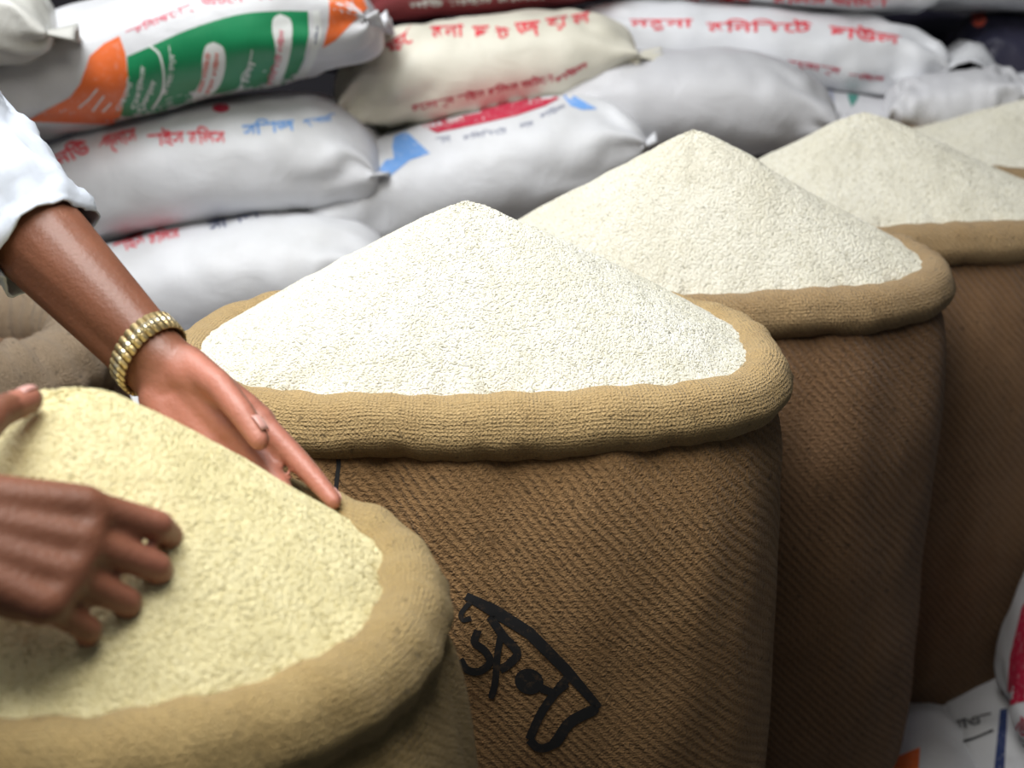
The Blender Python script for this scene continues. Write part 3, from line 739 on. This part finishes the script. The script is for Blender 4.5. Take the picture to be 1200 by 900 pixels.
person = empty('person', (-1.0, 1.23, 0)); bpy.context.view_layer.update()
tag(person, 'person in white shirt with rolled sleeve, both hands shaping the foreground rice heap', 'person')
def to_local(o): o.parent = person; o.matrix_parent_inverse = person.matrix_world.inverted()
bm = bmesh.new()
for c in caps: cap_mesh(bm, *c)
me = bpy.data.meshes.new('body'); bm.to_mesh(me); bm.free()
bo = bpy.data.objects.new('body', me); COL.objects.link(bo)
rm = bo.modifiers.new('remesh', 'REMESH'); rm.mode = 'VOXEL'; rm.voxel_size = .0029
smd = bo.modifiers.new('smooth', 'SMOOTH'); smd.factor = .5; smd.iterations = 7
bpy.context.view_layer.update(); dg = bpy.context.evaluated_depsgraph_get()
me2 = bpy.data.meshes.new_from_object(bo.evaluated_get(dg)); bo.modifiers.clear(); bo.data = me2; bpy.data.meshes.remove(me); me2.name = 'body'
me2.materials.clear(); me2.materials.append(SKIN); me2.polygons.foreach_set('use_smooth', [True]*len(me2.polygons))
nv = len(me2.vertices); co = np.empty(nv*3, dtype=np.float32); me2.vertices.foreach_get('co', co); co = co.reshape(-1, 3)
no = np.empty(nv*3, dtype=np.float32); me2.vertices.foreach_get('normal', no); no = no.reshape(-1, 3)
pm = np.zeros(nv, dtype=np.float32)
for W_, e, n in palm_zones:
    rel = co-np.array(W_); along = rel @ np.array(e); dist = np.linalg.norm(rel, axis=1)
    z = np.clip((along+.005)/.03, 0, 1)*(dist < .26); f = np.clip((no @ np.array(n))*1.4+.35, 0, 1)
    tip = np.clip((along-.12)/.06, 0, 1)*.6
    pm = np.maximum(pm, z*np.maximum(f, tip))
at = me2.attributes.new('palm', 'FLOAT', 'POINT'); at.data.foreach_set('value', pm.astype(np.float32))
to_local(bo)
for p, d, back, r in nails:
    d = d.normalized(); back = (back-d*back.dot(d)).normalized(); s_ = d.cross(back); V = []; Fc = []
    for i in range(5):
        for j in range(7):
            u = i/4*2-1; v = j/6*2-1
            V.append(p+d*(u*r*.72)+s_*(v*r*.68*(1-.25*max(0, u)**2))+back*(r*.30*(1-v*v*.9)-.1*r*u*u))
    for i in range(4):
        for j in range(6): a = i*7+j; Fc.append((a, a+1, a+8, a+7))
    o = mesh_obj('fingernail', V, Fc, NAIL); so = o.modifiers.new('thick', 'SOLIDIFY'); so.thickness = .0006; to_local(o)

def loft(path, radii, seg, seed, amp, flat=1.0, lat_axis=Vector((0, 1, 0)), fr_=1.0, endcap=False):
    V = []; n = len(path); A0 = None
    for i in range(n):
        t = (path[min(n-1, i+1)]-path[max(0, i-1)]).normalized()
        a = (lat_axis-t*lat_axis.dot(t)).normalized(); b = t.cross(a)
        for j in range(seg):
            th = 2*math.pi*j/seg; rr = radii[i]
            w_ = amp*(nz(math.cos(th)*2.2*fr_+seed, math.sin(th)*2.2*fr_, i*.16*fr_) + .6*math.sin(th*3+i*.45+seed*2)*.5 + .45*nz(math.cos(th)*5+seed, math.sin(th)*5, i*.5))
            V.append(path[i]+a*math.cos(th)*(rr+w_)+b*math.sin(th)*(rr*flat+w_))
    return V
def subpath(P, k):
    out = []
    P = [Vector(p) for p in P]; Q = [P[0]*2-P[1]]+P+[P[-1]*2-P[-2]]
    for i in range(1, len(Q)-2):
        for j in range(k):
            t = j/k; a, b, c, d = Q[i-1:i+3]; out.append(.5*((2*b)+(c-a)*t+(2*a-5*b+4*c-d)*t*t+(3*b-a-3*c+d)*t**3))
    out.append(P[-1]); return out
def interp(vals, n): return list(np.interp(np.linspace(0, 1, n), np.linspace(0, 1, len(vals)), vals))
SV = []; SF = []
def add_loft(V, seg, rings):
    b0 = len(SV); SV.extend(V)
    for f in grid_faces(rings, seg): SF.append(tuple(x+b0 for x in f))
hem = el_l.lerp(wr_l, .455)
P_ = subpath([chest+Vector((.0, .10, .06)), sh_l, sh_l.lerp(el_l, .55), el_l+Vector((-.008, 0, -.012)), el_l.lerp(wr_l, .25), hem], 12); n_ = len(P_)
add_loft(loft(P_, interp([.10, .098, .098, .084, .060, .0515], n_), 64, 2.3, .010, 1.0, Vector((0, 1, .2))), 64, n_)
hem = el_r.lerp(wr_r, .30)
P_ = subpath([chest+Vector((.0, -.10, .06)), sh_r, sh_r.lerp(el_r, .55), el_r, hem], 10); n_ = len(P_)
add_loft(loft(P_, interp([.10, .088, .076, .072, .066], n_), 56, 6.3, .010), 56, n_)
P_ = subpath([neck+Vector((.02, 0, .02)), neck+Vector((-.01, 0, -.04)), chest+Vector((0, 0, .09)), chest, chest.lerp(hipc, .5), hipc, hipc+Vector((0, 0, -.16))], 8); n_ = len(P_)
add_loft(loft(P_, interp([.068, .085, .175, .205, .20, .205, .215], n_), 80, 9.1, .010, .72), 80, n_)
P_ = subpath([sh_r+Vector((-.01, -.02, -.01)), sh_r.lerp(neck, .55)+Vector((-.02, 0, -.05)), neck+Vector((-.05, 0, -.085)), sh_l.lerp(neck, .55)+Vector((-.02, 0, -.05)), sh_l+Vector((-.01, .02, -.01))], 8); n_ = len(P_)
add_loft(loft(P_, interp([.075, .095, .110, .095, .075], n_), 48, 15.1, .006, 1.0, Vector((0, 0, 1))), 48, n_)
sh = mesh_obj('shirt', SV, SF, SHIRT); so = sh.modifiers.new('cloth', 'SOLIDIFY'); so.thickness = .0022; so.offset = 0; to_local(sh)
SV = []; SF = []
for sgn in (-1, 1):
    P_ = subpath([hipc+Vector((0, .05*sgn, .05)), hipc+Vector((0, .09*sgn, -.08)), Vector((-.95, 1.23+.11*sgn, .50)), Vector((-1.02, 1.23+.12*sgn, .12))], 10); n_ = len(P_)
    add_loft(loft(P_, interp([.13, .115, .082, .075], n_), 40, 12+sgn, .008), 40, n_)
tr_ = mesh_obj('trousers', SV, SF, TROUS); so = tr_.modifiers.new('cloth', 'SOLIDIFY'); so.thickness = .002; to_local(tr_)
# hair cap over the skull
V = []; Fc = []
for i in range(14):
    for j in range(36):
        ph = i/13*R(112); th = 2*math.pi*j/36
        fwdness = math.cos(th); lim = R(112)-R(48)*max(0, fwdness); ph *= lim/R(112)
        r = .089+.003*nz(i*.6, j*.7, 3)
        V.append(head-fd*.012+hu*.018+hu*math.cos(ph)*r+(fd*math.cos(th)*1.05+lat*math.sin(th)*.98)*math.sin(ph)*r)
hr = mesh_obj('hair', V, grid_faces(14, 36), HAIR); so = hr.modifiers.new('t', 'SOLIDIFY'); so.thickness = .006; to_local(hr)
for sgn in (-1, 1):
    bme = bmesh.new(); bmesh.ops.create_uvsphere(bme, u_segments=14, v_segments=10, radius=.0105)
    m_ = bpy.data.meshes.new('eye'); bme.to_mesh(m_); bme.free(); m_.materials.append(plain('eye_dark', (.10, .07, .06), .2, 0, 5, .1))
    o = bpy.data.objects.new('eye', m_); COL.objects.link(o); o.location = head+fd*.077+hu*.006+lat*.030*sgn; to_local(o)

# ------------------------------------------------------------------ bracelet on the left wrist
GOLD = plain('worn_gold_metal', (.62, .48, .24), .38, .85, 60, .15)
GOLD2 = plain('pale_gold_metal', (.78, .68, .46), .3, .85, 60, .1)
bc = wr_l-fdir*.022; br = empty('metal_bracelet', bc); bpy.context.view_layer.update()
tag(br, 'gold coloured metal link bracelet on the wrist between forearm and hand', 'bracelet')
ax = fdir; a_ = sidev; b_ = ax.cross(a_).normalized()
NL = 30
def link_mesh(name, w_, l_, t_, mat):
    bm = bmesh.new(); bmesh.ops.create_cube(bm, size=1)
    for v in bm.verts: v.co = Vector((v.co.x*w_, v.co.y*l_, v.co.z*t_))
    bmesh.ops.bevel(bm, geom=bm.edges[:], offset=.0009, segments=2, affect='EDGES')
    m_ = bpy.data.meshes.new(name); bm.to_mesh(m_); bm.free(); m_.materials.append(mat)
    m_.polygons.foreach_set('use_smooth', [True]*len(m_.polygons)); return m_
lm = link_mesh('link', .0205, .0064, .0034, GOLD); lc = link_mesh('centre_bar', .0085, .0068, .0042, GOLD2)
for k in range(NL):
    th = 2*math.pi*k/NL; rx, ry = .0385, .0310
    c = bc+a_*math.cos(th)*rx+b_*math.sin(th)*ry; nrm = (a_*math.cos(th)/rx+b_*math.sin(th)/ry).normalized(); tg = nrm.cross(ax).normalized()
    M = Matrix.Translation(c) @ Matrix((ax, tg, nrm)).transposed().to_4x4()
    for mm, nm in ((lm, 'link'), (lc, 'centre_bar')):
        o = bpy.data.objects.new(nm, mm); COL.objects.link(o)
        o.parent = br; o.matrix_world = M
bpy.context.view_layer.update()
